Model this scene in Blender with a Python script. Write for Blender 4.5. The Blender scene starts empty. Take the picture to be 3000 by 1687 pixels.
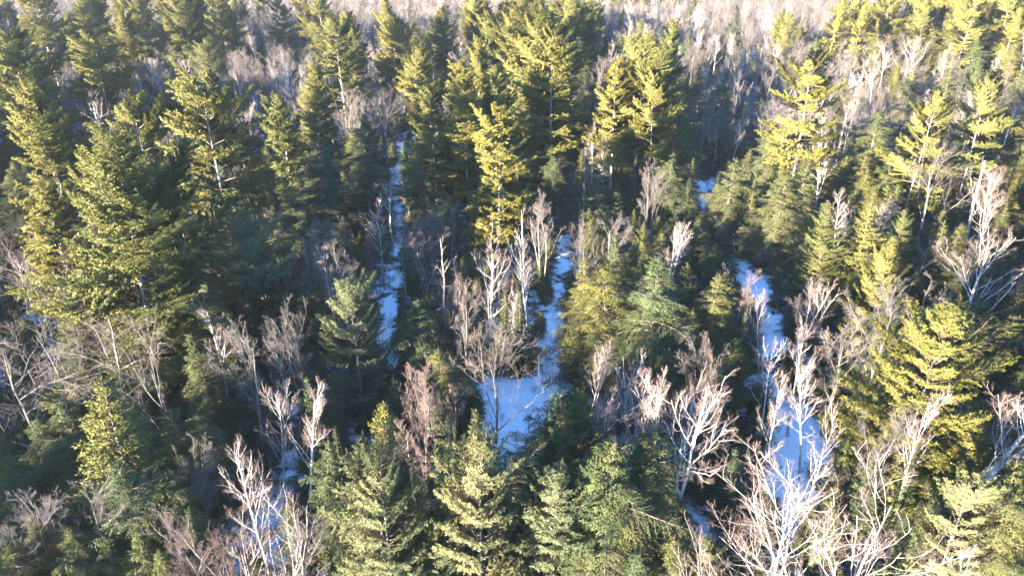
import bpy, math, random
import numpy as np
from mathutils import Vector

# ------------------------------------------------------------------ camera, sky, sun, exposure
SC = bpy.context.scene
COL = SC.collection
CAM_H = 38.0
PITCH = math.radians(26.5)
F_PX, CX, CY = 2142.0, 1500.0, 843.5          # focal length and centre measured on the 3000 px photograph
cam = bpy.data.cameras.new('camera')
cam.sensor_fit = 'HORIZONTAL'
cam.angle = 2 * math.atan(1500.0 / F_PX)
cam.clip_start, cam.clip_end = 0.5, 6000
camo = bpy.data.objects.new('camera', cam); COL.objects.link(camo)
camo.location = (0, 0, CAM_H)
camo.rotation_euler = (math.pi / 2 - PITCH, 0, 0)
SC.camera = camo

SUN_EL, SUN_AZ = math.radians(10.5), math.radians(221.0)    # azimuth clockwise from the view direction (+Y)
w = bpy.data.worlds.new('World'); SC.world = w; w.use_nodes = True
nt = w.node_tree; bg = nt.nodes['Background']
sky = nt.nodes.new('ShaderNodeTexSky'); sky.sky_type = 'NISHITA'; sky.sun_disc = False
sky.sun_elevation = SUN_EL; sky.sun_rotation = SUN_AZ
sky.dust_density = 0.0; sky.ozone_density = 5.2
nt.links.new(sky.outputs[0], bg.inputs[0]); bg.inputs[1].default_value = 0.100
sl = bpy.data.lights.new('sun', 'SUN'); sl.energy = 5.0; sl.angle = math.radians(0.6); sl.color = (1.0, 0.85, 0.64)
so = bpy.data.objects.new('sun', sl); COL.objects.link(so)
sd = Vector((math.sin(SUN_AZ) * math.cos(SUN_EL), math.cos(SUN_AZ) * math.cos(SUN_EL), math.sin(SUN_EL)))
so.rotation_euler = sd.to_track_quat('Z', 'Y').to_euler(); so.location = (-40, -40, 90)
SC.view_settings.view_transform = 'Standard'; SC.view_settings.look = 'None'
SC.view_settings.exposure = 3.55; SC.view_settings.gamma = 1.0
SC.cycles.max_bounces = 6; SC.cycles.diffuse_bounces = 3; SC.cycles.transmission_bounces = 3
SC.cycles.volume_bounces = 0; SC.cycles.use_denoising = True; SC.cycles.denoising_prefilter = 'ACCURATE'

R = math.radians
rng = np.random.default_rng(7)
random.seed(7)
cP, sP = math.cos(PITCH), math.sin(PITCH)

def project(x, y, z):
    q = z - CAM_H
    d = y * cP - q * sP
    return CX + F_PX * x / d, CY - F_PX * (y * sP + q * cP) / d, d

def at(px, py, z=0.0):                          # the point of height z that the photograph shows at a pixel
    a, b = (px - CX) / F_PX, (CY - py) / F_PX
    dx, dy, dz = a, cP + b * sP, -sP + b * cP
    t = (z - CAM_H) / dz
    return dx * t, dy * t

# ------------------------------------------------------------------ materials
def new_mat(name):
    m = bpy.data.materials.new(name); m.use_nodes = True
    n = m.node_tree; n.nodes.clear()
    out = n.nodes.new('ShaderNodeOutputMaterial')
    return m, n, out

def mixrgb(n, fac, a, b):
    k = n.nodes.new('ShaderNodeMix'); k.data_type = 'RGBA'
    for sock, v in ((k.inputs[0], fac), (k.inputs[6], a), (k.inputs[7], b)):
        if isinstance(v, (int, float)): sock.default_value = v
        elif isinstance(v, tuple): sock.default_value = (*v, 1)
        else: n.links.new(v, sock)
    return k.outputs[2]

def foliage_mat(name, c0, c1, c2, trans=0.22):
    m, n, out = new_mat(name)
    at_ = n.nodes.new('ShaderNodeAttribute'); at_.attribute_name = 'tint'
    oi = n.nodes.new('ShaderNodeObjectInfo')
    col = mixrgb(n, at_.outputs['Fac'], c0, c1)
    mp = n.nodes.new('ShaderNodeMath'); mp.operation = 'MULTIPLY'; mp.inputs[1].default_value = 0.85
    n.links.new(oi.outputs['Random'], mp.inputs[0])
    col = mixrgb(n, mp.outputs[0], col, c2)
    d = n.nodes.new('ShaderNodeBsdfPrincipled'); d.inputs['Roughness'].default_value = 0.55
    d.inputs['Specular IOR Level'].default_value = 0.25
    la = n.nodes.new('ShaderNodeAttribute'); la.attribute_name = 'lie'      # needles lie in soft tufts: shade them by the tuft they belong to
    vt = n.nodes.new('ShaderNodeVectorTransform'); vt.vector_type = 'NORMAL'; vt.convert_from = 'OBJECT'; vt.convert_to = 'WORLD'
    n.links.new(la.outputs['Vector'], vt.inputs[0])
    ge = n.nodes.new('ShaderNodeNewGeometry')
    ml = n.nodes.new('ShaderNodeVectorMath'); ml.operation = 'MULTIPLY_ADD'; ml.inputs[1].default_value = (.45, .45, .45)
    n.links.new(ge.outputs['Normal'], ml.inputs[0]); n.links.new(vt.outputs[0], ml.inputs[2])
    nm = n.nodes.new('ShaderNodeVectorMath'); nm.operation = 'NORMALIZE'; n.links.new(ml.outputs[0], nm.inputs[0])
    n.links.new(nm.outputs[0], d.inputs['Normal'])
    t = n.nodes.new('ShaderNodeBsdfTranslucent')
    n.links.new(col, d.inputs['Base Color']); n.links.new(col, t.inputs['Color'])
    mx = n.nodes.new('ShaderNodeMixShader'); mx.inputs[0].default_value = trans
    n.links.new(d.outputs[0], mx.inputs[1]); n.links.new(t.outputs[0], mx.inputs[2])
    n.links.new(mx.outputs[0], out.inputs[0])
    return m

def bark_mat(name, c0, c1, scale=6.0, stretch=0.25, thr=(0.35, 0.65)):
    m, n, out = new_mat(name)
    tc = n.nodes.new('ShaderNodeTexCoord'); mp = n.nodes.new('ShaderNodeMapping')
    mp.inputs['Scale'].default_value = (1, 1, stretch)
    n.links.new(tc.outputs['Object'], mp.inputs[0])
    ns = n.nodes.new('ShaderNodeTexNoise'); ns.inputs['Scale'].default_value = scale; ns.inputs['Detail'].default_value = 5
    n.links.new(mp.outputs[0], ns.inputs[0])
    rp = n.nodes.new('ShaderNodeMapRange'); rp.inputs[1].default_value, rp.inputs[2].default_value = thr
    n.links.new(ns.outputs[0], rp.inputs[0])
    oi = n.nodes.new('ShaderNodeObjectInfo')
    col = mixrgb(n, rp.outputs[0], c0, c1)
    hv = n.nodes.new('ShaderNodeHueSaturation')
    mr = n.nodes.new('ShaderNodeMapRange'); mr.inputs[3].default_value, mr.inputs[4].default_value = 0.75, 1.2
    n.links.new(oi.outputs['Random'], mr.inputs[0]); n.links.new(mr.outputs[0], hv.inputs['Value'])
    n.links.new(col, hv.inputs['Color'])
    d = n.nodes.new('ShaderNodeBsdfPrincipled'); d.inputs['Roughness'].default_value = 0.85
    d.inputs['Specular IOR Level'].default_value = 0.15
    n.links.new(hv.outputs[0], d.inputs['Base Color']); n.links.new(d.outputs[0], out.inputs[0])
    return m

MAT = {
    'pine_needles': foliage_mat('pine_needles', (0.136, 0.133, 0.026), (0.205, 0.186, 0.040), (0.112, 0.126, 0.036)),
    'young_pine_needles': foliage_mat('young_pine_needles', (0.130, 0.148, 0.062), (0.212, 0.206, 0.088), (0.10, 0.13, 0.065)),
    'hemlock_needles': foliage_mat('hemlock_needles', (0.066, 0.080, 0.018), (0.145, 0.138, 0.024), (0.042, 0.082, 0.036)),
    'fir_needles': foliage_mat('fir_needles', (0.058, 0.078, 0.024), (0.130, 0.128, 0.030), (0.038, 0.080, 0.042)),
    'pine_bark': bark_mat('pine_bark', (0.14, 0.12, 0.11), (0.33, 0.31, 0.29)),
    'hemlock_bark': bark_mat('hemlock_bark', (0.10, 0.075, 0.06), (0.21, 0.17, 0.14)),
    'maple_bark': bark_mat('maple_bark', (0.10, 0.09, 0.083), (0.22, 0.205, 0.19)),
    'maple_twigs': bark_mat('maple_twigs', (0.095, 0.082, 0.083), (0.17, 0.15, 0.145)),
    'red_twigs': bark_mat('red_twigs', (0.12, 0.083, 0.080), (0.185, 0.13, 0.12)),
    'birch_bark': bark_mat('birch_bark', (0.17, 0.16, 0.15), (0.52, 0.50, 0.48), 3.0, 1.6, (0.36, 0.46)),
    'birch_twigs': bark_mat('birch_twigs', (0.13, 0.092, 0.09), (0.22, 0.165, 0.155)),
    'oak_bark': bark_mat('oak_bark', (0.11, 0.10, 0.09), (0.24, 0.225, 0.21)),
    'oak_twigs': bark_mat('oak_twigs', (0.11, 0.09, 0.088), (0.18, 0.155, 0.145)),
    'dead_wood': bark_mat('dead_wood', (0.17, 0.155, 0.145), (0.34, 0.32, 0.30)),
    'brush_twigs': bark_mat('brush_twigs', (0.09, 0.075, 0.078), (0.19, 0.16, 0.16)),
}

# ------------------------------------------------------------------ mesh helpers
class Geo:                                     # quads only: vertices, faces, one tint per vertex
    def __init__(s): s.v, s.f, s.t, s.o, s.n = [], [], [], [], 0
    def add(s, v, f, t=None, o=None):
        v = v.reshape(-1, 3)
        s.v.append(v); s.f.append(f.reshape(-1, 4) + s.n); s.n += len(v)
        s.t.append(np.full(len(v), 0.5) if t is None else t)
        s.o.append(np.zeros((len(v), 3)) if o is None else o)
    def arrays(s):
        return np.concatenate(s.v), np.concatenate(s.f), np.concatenate(s.t), np.concatenate(s.o)

def unit(a):
    return a / np.maximum(np.linalg.norm(a, axis=-1, keepdims=True), 1e-9)

def tubes(g, P, Rr, S=4):                      # P (N,K,3) polylines, Rr (N,K) radii
    N, K = Rr.shape
    T = np.empty_like(P)
    T[:, 1:-1] = P[:, 2:] - P[:, :-2]; T[:, 0] = P[:, 1] - P[:, 0]; T[:, -1] = P[:, -1] - P[:, -2]
    T = unit(T)
    ref = np.where(np.abs(T[:, :1, 2:3]) > 0.8, np.array([1.0, 0, 0]), np.array([0, 0, 1.0]))
    U = unit(np.cross(T, ref)); V = np.cross(T, U)
    a = np.arange(S) * 2 * math.pi / S
    ring = U[:, :, None, :] * np.cos(a)[None, None, :, None] + V[:, :, None, :] * np.sin(a)[None, None, :, None]
    v = P[:, :, None, :] + ring * Rr[:, :, None, None]
    i = np.arange(N)[:, None, None] * K * S + np.arange(K - 1)[None, :, None] * S
    j = np.arange(S)[None, None, :]; j2 = (j + 1) % S
    f = np.stack([i + j, i + j2, i + S + j2, i + S + j], -1)
    g.add(v, f)

def blades(g, B, D, L, W, rg, tint, out):           # leaf-shaped quads: base B, direction D
    n = len(B)
    D = unit(D)
    side = unit(np.cross(D, rg.normal(size=(n, 3))))
    v = np.empty((n, 4, 3))
    v[:, 0] = B; v[:, 2] = B + D * L[:, None]
    mid = B + D * L[:, None] * 0.55
    v[:, 1] = mid + side * W[:, None] * 0.5; v[:, 3] = mid - side * W[:, None] * 0.5
    g.add(v, np.arange(n * 4).reshape(n, 4), np.repeat(tint, 4), np.repeat(out, 4, 0))

def mesh_from(name, parts):                    # parts: list of (arrays, material name); one mesh, one slot each
    me = bpy.data.meshes.new(name)
    vs, fs, ts, mi, os_, off = [], [], [], [], [], 0
    for k, ((v, f, t, o_), mname) in enumerate(parts):
        vs.append(v); fs.append(f + off); ts.append(t); os_.append(o_); mi.append(np.full(len(f), k, np.int32)); off += len(v)
        me.materials.append(MAT[mname])
    v = np.concatenate(vs).astype(np.float32); f = np.concatenate(fs).astype(np.int32)
    me.vertices.add(len(v)); me.vertices.foreach_set('co', v.ravel())
    me.loops.add(f.size); me.loops.foreach_set('vertex_index', f.ravel())
    me.polygons.add(len(f)); me.polygons.foreach_set('loop_start', np.arange(len(f), dtype=np.int32) * 4)
    me.polygons.foreach_set('material_index', np.concatenate(mi))
    a = me.attributes.new('tint', 'FLOAT', 'POINT'); a.data.foreach_set('value', np.concatenate(ts).astype(np.float32))
    a = me.attributes.new('lie', 'FLOAT_VECTOR', 'POINT'); a.data.foreach_set('vector', np.concatenate(os_).astype(np.float32).ravel())
    me.update(calc_edges=True)
    return me

def rep(counts):                               # repeat index and running number inside each repeat
    idx = np.repeat(np.arange(len(counts)), counts)
    start = np.cumsum(counts) - counts
    return idx, np.arange(len(idx)) - start[idx]

# ------------------------------------------------------------------ conifers
def conifer(seed, h, Rmax, zb, profile, whorl, per, elev, curve, blade, step, bstep, q, lat=0.36, s0=0.25,
            droop=0.0, upb=0.35, rough=0.25, drop=0.08, trunk_r=None, dead=0, lean=0.0, fork=False, bark='pine_bark',
            needles='pine_needles', asym=0.25, tufty=0.0, zjit=0.18):
    rg = np.random.default_rng(seed)
    tr = trunk_r or h * 0.0105
    K = 14
    zs = np.linspace(0, h, K)
    wob = np.cumsum(rg.normal(0, 0.012 * h / K, (K, 2)), 0); wob[0] = 0
    leanv = np.array([math.cos(seed * 2.4), math.sin(seed * 2.4)]) * lean
    axis = np.concatenate([wob + leanv * (zs / h)[:, None] ** 1.5 * h * 0.1, zs[:, None]], 1)
    def on_axis(z): return np.stack([np.interp(z, zs, axis[:, k]) for k in range(3)], -1)
    gt, gb, gn = Geo(), Geo(), Geo()
    tubes(gt, axis[None], (tr * (1 - 0.93 * zs / h) ** 0.9)[None], 7)
    z = zb * h; Z, A = [], []
    while z < h * 0.985:
        u = (z - zb * h) / (h * (1 - zb))
        n = max(3, int(round(per * (1 - 0.25 * u) + rg.normal(0, 0.7))))
        a0 = rg.uniform(0, 6.28)
        for k in range(n):
            if rg.random() < drop: continue
            Z.append(min(h * 0.99, z + rg.normal(0, whorl * zjit))); A.append(a0 + k * 6.283 / n + rg.normal(0, 0.25))
        z += whorl * (1 - 0.45 * u) * rg.uniform(0.75, 1.25)
    Z, A = np.array(Z), np.array(A)
    u = np.clip((Z - zb * h) / (h * (1 - zb)), 0, 1)
    ph = rg.uniform(0, 6.28, 3)
    sect = 1 + asym * (0.6 * np.sin(A + ph[0] + 2.2 * u * 3) + 0.4 * np.sin(2 * A + ph[1] + 5 * u * 3))
    L = np.maximum(Rmax * np.interp(u, *profile) * sect * np.exp(rg.normal(0, rough, len(u))), 0.22)
    E = np.interp(u, *elev) + rg.normal(0, 7, len(u)); E = np.radians(E)
    base = on_axis(Z)
    hd = np.stack([np.cos(A), np.sin(A), np.zeros_like(A)], -1)
    KB = 6
    s = np.linspace(0, 1, KB)
    cv = np.interp(u, *curve)
    P = base[:, None] + hd[:, None] * (L * np.cos(E))[:, None, None] * s[None, :, None]
    P[:, :, 2] += (L * np.sin(E))[:, None] * s + (L * cv)[:, None] * s ** 2.0
    P[:, 1:, :] += np.cumsum(rg.normal(0, 0.018, (len(L), KB - 1, 3)), 1) * L[:, None, None]
    br = (0.010 + 0.011 * L)[:, None] * (1 - 0.8 * s)[None]
    tubes(gb, P, br, 4)
    def on_branch(i, sv):
        x = np.clip(sv, 0, 0.9999) * (KB - 1); k = x.astype(int); f = (x - k)[:, None]
        return P[i, k] * (1 - f) + P[i, k + 1] * f, unit(P[i, k + 1] - P[i, k])
    # branchlets on both sides of every branch
    cnt = np.maximum(2, (L / step).astype(int) * 2)
    bi, bj = rep(cnt)
    sv = s0 + (1 - s0) * (bj + rg.random(len(bj))) / cnt[bi]
    pos, tan = on_branch(bi, sv)
    side = np.where(bj % 2 == 0, 1.0, -1.0)
    latd = unit(np.cross(tan, np.array([0, 0, 1.0]))) * side[:, None]
    ll = (lat * L[bi] * (1.12 - sv) + 0.10 + 0.05 * L[bi]) * rg.uniform(0.55, 1.25, len(bi))
    ang = rg.uniform(0.6, 1.15, len(bi))
    bd = tan * np.cos(ang)[:, None] + latd * np.sin(ang)[:, None]
    bd[:, 2] += rg.normal(0.10, 0.22, len(bi)) - droop
    bd = unit(bd)
    tipi = np.arange(len(L))                    # the branch's own end
    tp, tt = on_branch(tipi, np.full(len(L), 0.86))
    pos = np.concatenate([pos, tp]); bd = np.concatenate([bd, tt]); ll = np.concatenate([ll, L * 0.16 + 0.12])
    top = on_axis(np.linspace(h * 0.93, h, 6)); pos = np.concatenate([pos, top])
    bd = np.concatenate([bd, np.tile([0, 0, 1.0], (6, 1)) + rg.normal(0, .1, (6, 3))]); ll = np.concatenate([ll, np.full(6, 0.3)])
    ttint = np.concatenate([np.clip(rg.normal(0.5, 0.28, len(L)), 0, 1)[bi], rg.random(len(L)), rg.random(6)])
    m = ll > 0.5
    if m.any():
        e = pos[m] + bd[m] * ll[m][:, None]; md = (pos[m] + e) / 2
        tubes(gb, np.stack([pos[m], md, e], 1), np.tile([0.010, 0.008, 0.004], (m.sum(), 1)), 3)
    # needles along every branchlet
    bl, bw = blade
    ctr = on_axis(np.clip(pos[:, 2], 0, h))
    lie = unit(unit(pos - ctr + 1e-4) * 0.75 + bd * 0.35 + np.array([0, 0, 0.55]) + rg.normal(0, .22, pos.shape))
    c2 = np.maximum(2, np.ceil(ll / bstep).astype(int)) * q
    ni, nj = rep(c2)
    f = (nj + rg.random(len(nj))) / c2[ni]
    if tufty: f = 1 - (1 - f) ** (1 + tufty)
    B = pos[ni] + bd[ni] * (ll[ni] * f)[:, None]
    B[:, 2] -= droop * 0.6 * ll[ni] * f ** 2
    D = bd[ni] * rg.uniform(0.35, 1.0, len(ni))[:, None] + rg.normal(0, 0.55, (len(ni), 3))
    D[:, 2] += upb - droop * 0.7
    blades(gn, B, D, bl * rg.uniform(0.6, 1.3, len(ni)), bw * rg.uniform(0.7, 1.3, len(ni)), rg,
           np.clip(ttint[ni] + rg.normal(0, 0.16, len(ni)), 0, 1), lie[ni])
    if dead:                                    # bare dead limbs below the live crown
        zd = rg.uniform(max(0.12, zb * 0.35) * h, (zb + 0.12) * h, dead); ad = rg.uniform(0, 6.28, dead); ld = rg.uniform(0.15, 0.5, dead) * Rmax
        b0 = on_axis(zd); dd = np.stack([np.cos(ad), np.sin(ad), rg.normal(-0.05, 0.2, dead)], -1)
        Pd = b0[:, None] + dd[:, None] * ld[:, None, None] * np.linspace(0, 1, 4)[None, :, None]
        Pd[:, 1:] += rg.normal(0, .05, (dead, 3, 3))
        tubes(gb, Pd, np.tile([0.03, 0.022, 0.014, 0.006], (dead, 1)), 4)
    return [('trunk', gt.arrays(), bark), ('branches', gb.arrays(), 'hemlock_bark'), ('crown', gn.arrays(), needles)]

U5 = (0, .2, .45, .75, 1)
def pine(seed, h=21, Rm=4.6, zb=0.30, prof=(.72, 1, 1, .82, .38), needles='pine_needles', **k):
    d = dict(whorl=0.80, per=6, elev=(U5, (-4, 6, 16, 32, 54)), curve=(U5, (.06, .12, .2, .26, .25)), zjit=.5, blade=(0.20, 0.065),
             step=0.20, bstep=0.10, q=5, lat=0.42, s0=0.16, upb=0.6, rough=0.24, drop=0.14, dead=16, lean=0.25, asym=0.34, tufty=0.6)
    d.update(k)
    return conifer(seed, h, Rm, zb, (U5, prof), needles=needles, **d)

def young_pine(seed, h=13, Rm=3.0, zb=0.08, prof=(.9, 1, .94, .66, .14), **k):
    d = dict(whorl=0.62, per=6, elev=(U5, (6, 16, 28, 42, 60)), curve=(U5, (.15, .2, .28, .28, .25)), zjit=.5, blade=(0.17, 0.040), step=0.20,
             bstep=0.085, q=4, lat=0.34, upb=0.5, rough=0.2, drop=0.08, asym=0.18, tufty=0.9)
    d.update(k)
    return conifer(seed, h, Rm, zb, (U5, prof), **d)

def hemlock(seed, h=12, Rm=2.7, zb=0.04, prof=(.85, 1, .90, .58, .09), **k):
    d = dict(whorl=0.36, per=6, elev=(U5, (-2, 8, 18, 30, 50)), curve=(U5, (-.22, -.28, -.30, -.30, -.25)), blade=(0.115, 0.044),
             step=0.155, bstep=0.062, q=2, lat=0.34, s0=0.2, droop=0.28, upb=0.1, rough=0.26, drop=0.10, trunk_r=h * 0.011,
             bark='hemlock_bark', needles='hemlock_needles', asym=0.24)
    d.update(k)
    return conifer(seed, h, Rm, zb, (U5, prof), **d)

def fir(seed, h=10, Rm=1.7, zb=0.05, prof=(1, .86, .62, .32, .05), **k):
    d = dict(whorl=0.33, per=6, elev=(U5, (-12, -2, 8, 20, 50)), curve=(U5, (.08, .10, .12, .12, .1)), blade=(0.12, 0.055), step=0.15,
             bstep=0.075, q=2, lat=0.34, s0=0.12, upb=0.3, rough=0.14, drop=0.05, trunk_r=h * 0.010, bark='hemlock_bark',
             needles='fir_needles', asym=0.12)
    d.update(k)
    return conifer(seed, h, Rm, zb, (U5, prof), **d)

# ------------------------------------------------------------------ bare trees
def grow(rg, P, Rr, n_per, t0, t1, ang, ratio, K, up, wig, rfac, rmin, spread_pow=1.0):
    """children of the polylines P: directions turned away from the parent, lengths a share of the parent's"""
    N, KP = Rr.shape
    plen = np.linalg.norm(np.diff(P, axis=1), axis=2).sum(1)
    cnt = np.maximum(1, rg.poisson(n_per, N)) if np.isscalar(n_per) else np.maximum(1, np.round(n_per).astype(int))
    i, j = rep(cnt)
    t = t0 + (t1 - t0) * ((j + rg.random(len(j))) / cnt[i]) ** spread_pow
    x = np.clip(t, 0, .9999) * (KP - 1); k = x.astype(int); f = (x - k)[:, None]
    pos = P[i, k] * (1 - f) + P[i, k + 1] * f; tan = unit(P[i, k + 1] - P[i, k])
    pr = Rr[i, k] * (1 - f[:, 0]) + Rr[i, k + 1] * f[:, 0]
    perp = unit(np.cross(tan, rg.normal(size=(len(i), 3))))
    a = np.radians(rg.normal(ang, ang * 0.22, len(i)))
    d = tan * np.cos(a)[:, None] + perp * np.sin(a)[:, None]
    L = plen[i] * ratio * (1.15 - 0.65 * t) * rg.uniform(0.6, 1.3, len(i))
    st = L[:, None] / (K - 1)
    C = np.empty((len(i), K, 3)); C[:, 0] = pos
    for s in range(1, K):
        d = d + rg.normal(0, wig, d.shape); d[:, 2] += up / (K - 1); d = unit(d)
        C[:, s] = C[:, s - 1] + d * st
    r0 = np.maximum(pr * rfac * rg.uniform(.75, 1.1, len(i)), rmin)
    r1 = np.maximum(r0 * 0.28, rmin * 0.6)
    rr = r0[:, None] + (r1 - r0)[:, None] * np.linspace(0, 1, K)[None]
    return C, rr

def bare(seed, h=13, stems=1, stem_ang=8, split=0.35, limb=(9, 42, 0.55), sub=(6, 40, 0.5), tw=(7, 42, 0.5), fine=(9, 42, 0.5), up=0.5, wig=0.10,
         tr=None, bark='maple_bark', twig='maple_twigs', K0=9, fine_r=0.0045, limb_t1=0.97):
    rg = np.random.default_rng(seed)
    tr = tr or h * 0.0115
    P, Rr = [], []
    for s in range(stems):
        a = rg.uniform(0, 6.28) if stems > 1 else rg.uniform(0, 6.28)
        lean = math.radians(stem_ang) * (rg.uniform(.6, 1.4) if stems > 1 else rg.uniform(.1, .6))
        d = np.array([math.cos(a) * math.sin(lean), math.sin(a) * math.sin(lean), math.cos(lean)])
        p = np.array([math.cos(a) * 0.15, math.sin(a) * 0.15, 0]) * (stems > 1); q = [p]
        hh = h * rg.uniform(.84, 1.0) * 0.93
        for k in range(K0 - 1):
            d = unit(d + rg.normal(0, wig * 0.5, 3) + np.array([0, 0, .07])); p = p + d * hh / (K0 - 1); q.append(p)
        P.append(q); Rr.append(tr * (0.8 if stems > 1 else 1) * (1 - 0.9 * np.linspace(0, 1, K0)) ** 0.85)
    P, Rr = np.array(P), np.array(Rr)
    gt, gb, gc = Geo(), Geo(), Geo()
    tubes(gt, P, Rr, 7)
    P1, R1 = grow(rg, P, Rr, np.full(stems, limb[0]), split, limb_t1, limb[1], limb[2], 7, up, wig, 0.45, 0.014, 0.9)
    tubes(gb, P1, R1, 5)
    P2, R2 = grow(rg, P1, R1, sub[0], 0.18, 0.98, sub[1], sub[2], 6, up * 0.8, wig * 1.2, 0.52, 0.009)
    tubes(gb, P2, R2, 4)
    P3, R3 = grow(rg, P2, R2, tw[0], 0.15, 0.99, tw[1], tw[2], 4, up * 0.6, wig * 1.4, 0.52, 0.0058)
    tubes(gc, P3, R3, 3)
    P4, R4 = grow(rg, P3, R3, fine[0], 0.2, 1.0, fine[1], fine[2], 3, up * 0.5, wig * 1.4, 0.7, fine_r)
    P4b, R4b = grow(rg, P, Rr, np.full(stems, 10), 0.6, 1.0, 38, 0.10, 4, 0.5, wig, 0.6, 0.010)
    tubes(gc, P4, R4, 3); tubes(gc, P4b, R4b, 3)
    return [('trunk', gt.arrays(), bark), ('branches', gb.arrays(), bark), ('crown', gc.arrays(), twig)]

def maple(seed, **k):
    d = dict(h=12.5, stems=1, split=0.3, limb=(12, 38, 0.50), sub=(6, 40, 0.48), up=0.5); d.update(k); return bare(seed, **d)
def birch(seed, **k):
    d = dict(h=12.5, split=0.38, limb=(17, 36, 0.32), sub=(6, 36, 0.5), tw=(6, 36, 0.55), fine=(7, 36, 0.5), up=0.6, wig=0.08, tr=0.12, bark='birch_bark', twig='birch_twigs'); d.update(k)
    return bare(seed, **d)
def oak(seed, **k):
    d = dict(h=12, split=0.28, limb=(9, 58, 0.72), sub=(7, 46, 0.5), tw=(7, 46, 0.5), fine=(4, 44, 0.5), up=0.35, wig=0.17, tr=0.17, bark='oak_bark', twig='oak_twigs'); d.update(k)
    return bare(seed, **d)
def snag(seed, h=10, n=9, tr=0.14, top=0.5):
    rg = np.random.default_rng(seed)
    gt, gb = Geo(), Geo()
    K = 9; zs = np.linspace(0, h, K)
    ax = np.concatenate([np.cumsum(rg.normal(0, .05, (K, 2)), 0), zs[:, None]], 1); ax[0, :2] = 0
    rr = tr * (1 - (1 - top) * zs / h); rr[-1] *= 0.45
    tubes(gt, ax[None], rr[None], 7)
    P1, R1 = grow(rg, ax[None], rr[None], np.array([n]), 0.4, 0.97, 62, 0.2, 5, 0.4, 0.22, 0.42, 0.02)
    tubes(gb, P1, R1, 4)
    P2, R2 = grow(rg, P1, R1, 2.2, 0.3, 1.0, 48, 0.45, 4, 0.2, 0.2, 0.6, 0.012); tubes(gb, P2, R2, 3)
    return [('trunk', gt.arrays(), 'dead_wood'), ('branches', gb.arrays(), 'dead_wood')]

# ------------------------------------------------------------------ prototypes: name, height, crown radius, parts
PROTO = {}
def proto(code, kind, h, r, parts):
    PROTO.setdefault(code, []).append(dict(kind=kind, h=h, r=r, parts=parts, meshes=None))
LAYER = dict(elev=(U5, (-6, 2, 10, 26, 50)), curve=(U5, (.04, .10, .18, .24, .22)), whorl=1.05, per=5, s0=.22, lat=.40, drop=.14, dead=22, upb=.5)   # open crown of flat boughs
for s in range(4): proto('P', 'white_pine', 21, 4.4, pine(11 + s, 21, 4.5, (.30, .24, .36, .28)[s], (.6, 1, .95, .74, .32), **LAYER))
proto('P', 'white_pine', 20, 3.2, pine(19, 20, 3.4, .22, (.8, 1, .98, .78, .32)))
proto('P', 'white_pine', 18, 4.4, pine(21, 18, 4.6, .20, (.9, 1, 1, .8, .36), per=6))
proto('L', 'white_pine', 20, 2.9, pine(23, 20, 3.0, .18, (.85, 1, .92, .7, .28), whorl=.8, asym=.22))
proto('L', 'white_pine', 19, 2.7, pine(27, 19, 2.8, .24, (.8, 1, .95, .7, .28), whorl=.8, asym=.3))
for s in range(4): proto('Y', 'white_pine', 13, 3.0, young_pine(31 + s, prof=((.9, 1, 1, .80, .32), (.8, 1, 1, .9, .42), (.9, 1, .97, .78, .32), (.9, 1, .94, .7, .25))[s],
                         needles=('young_pine_needles', 'young_pine_needles', 'pine_needles', 'pine_needles')[s]))
for s in range(7): proto('H', 'hemlock_tree', 12, 2.6, hemlock((41, 42, 43, 44, 45, 46, 47)[s], Rm=(2.8, 2.5, 3.1, 2.4, 2.7, 2.2, 2.9)[s], asym=(.24, .3, .2, .34, .24, .4, .3)[s], lean=(0, .2, .1, .4, 0, .5, .2)[s]))
proto('P', 'white_pine', 20, 4.0, pine(24, 20, 4.2, .34, (.5, .9, 1, .7, .2), asym=.5, lean=.7, **dict(LAYER, drop=.26)))
proto('C', 'cedar_tree', 12, 2.0, hemlock(51, Rm=2.1, droop=.05, curve=(U5, (.1, .1, .1, .05, .0)), elev=(U5, (10, 20, 30, 42, 60)), upb=.35))
proto('C', 'cedar_tree', 12, 2.0, hemlock(52, Rm=2.2, droop=.08, curve=(U5, (.1, .1, .1, .05, .0)), elev=(U5, (10, 20, 30, 42, 60)), upb=.35, prof=(.9, 1, .9, .6, .1)))
for s in range(4): proto('F', 'fir_tree', 10, 1.7, fir(61 + s, Rm=(1.8, 1.5, 2.0, 1.7)[s]))
proto('F', 'fir_tree', 10, 1.9, fir(65, Rm=2.0, prof=(1, .92, .74, .42, .07), needles='pine_needles', asym=.25, rough=.22))
for s in range(2): proto('T', 'fir_tree', 10, 1.1, fir(67 + s, Rm=1.15, whorl=.36))
for s in range(4): proto('M', 'maple_tree', 12.5, 3.2, maple(71 + s, stems=(1, 2, 1, 3)[s], limb=((12, 36, .50), (9, 32, .42), (13, 42, .46), (8, 30, .38))[s]))
for s in range(2): proto('R', 'maple_tree', 10, 2.2, maple(81 + s, h=10, stems=3, stem_ang=13, limb=(8, 28, .40), twig='red_twigs', up=.9))
for s in range(4): proto('B', 'birch_tree', 12.5, 1.9, birch(91 + s, stems=(1, 1, 2, 1)[s], stem_ang=10, tr=(.12, .10, .10, .14)[s]))
for s in range(2): proto('O', 'oak_tree', 12, 5.0, oak(101 + s))
proto('W', 'birch_tree', 13, 3.0, birch(111, h=13, stems=2, stem_ang=14, tr=.2, limb=(11, 40, .42), wig=.13))
proto('W', 'birch_tree', 13, 3.0, birch(112, h=13, stems=1, tr=.2, limb=(14, 44, .46), wig=.14, split=.3))
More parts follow.
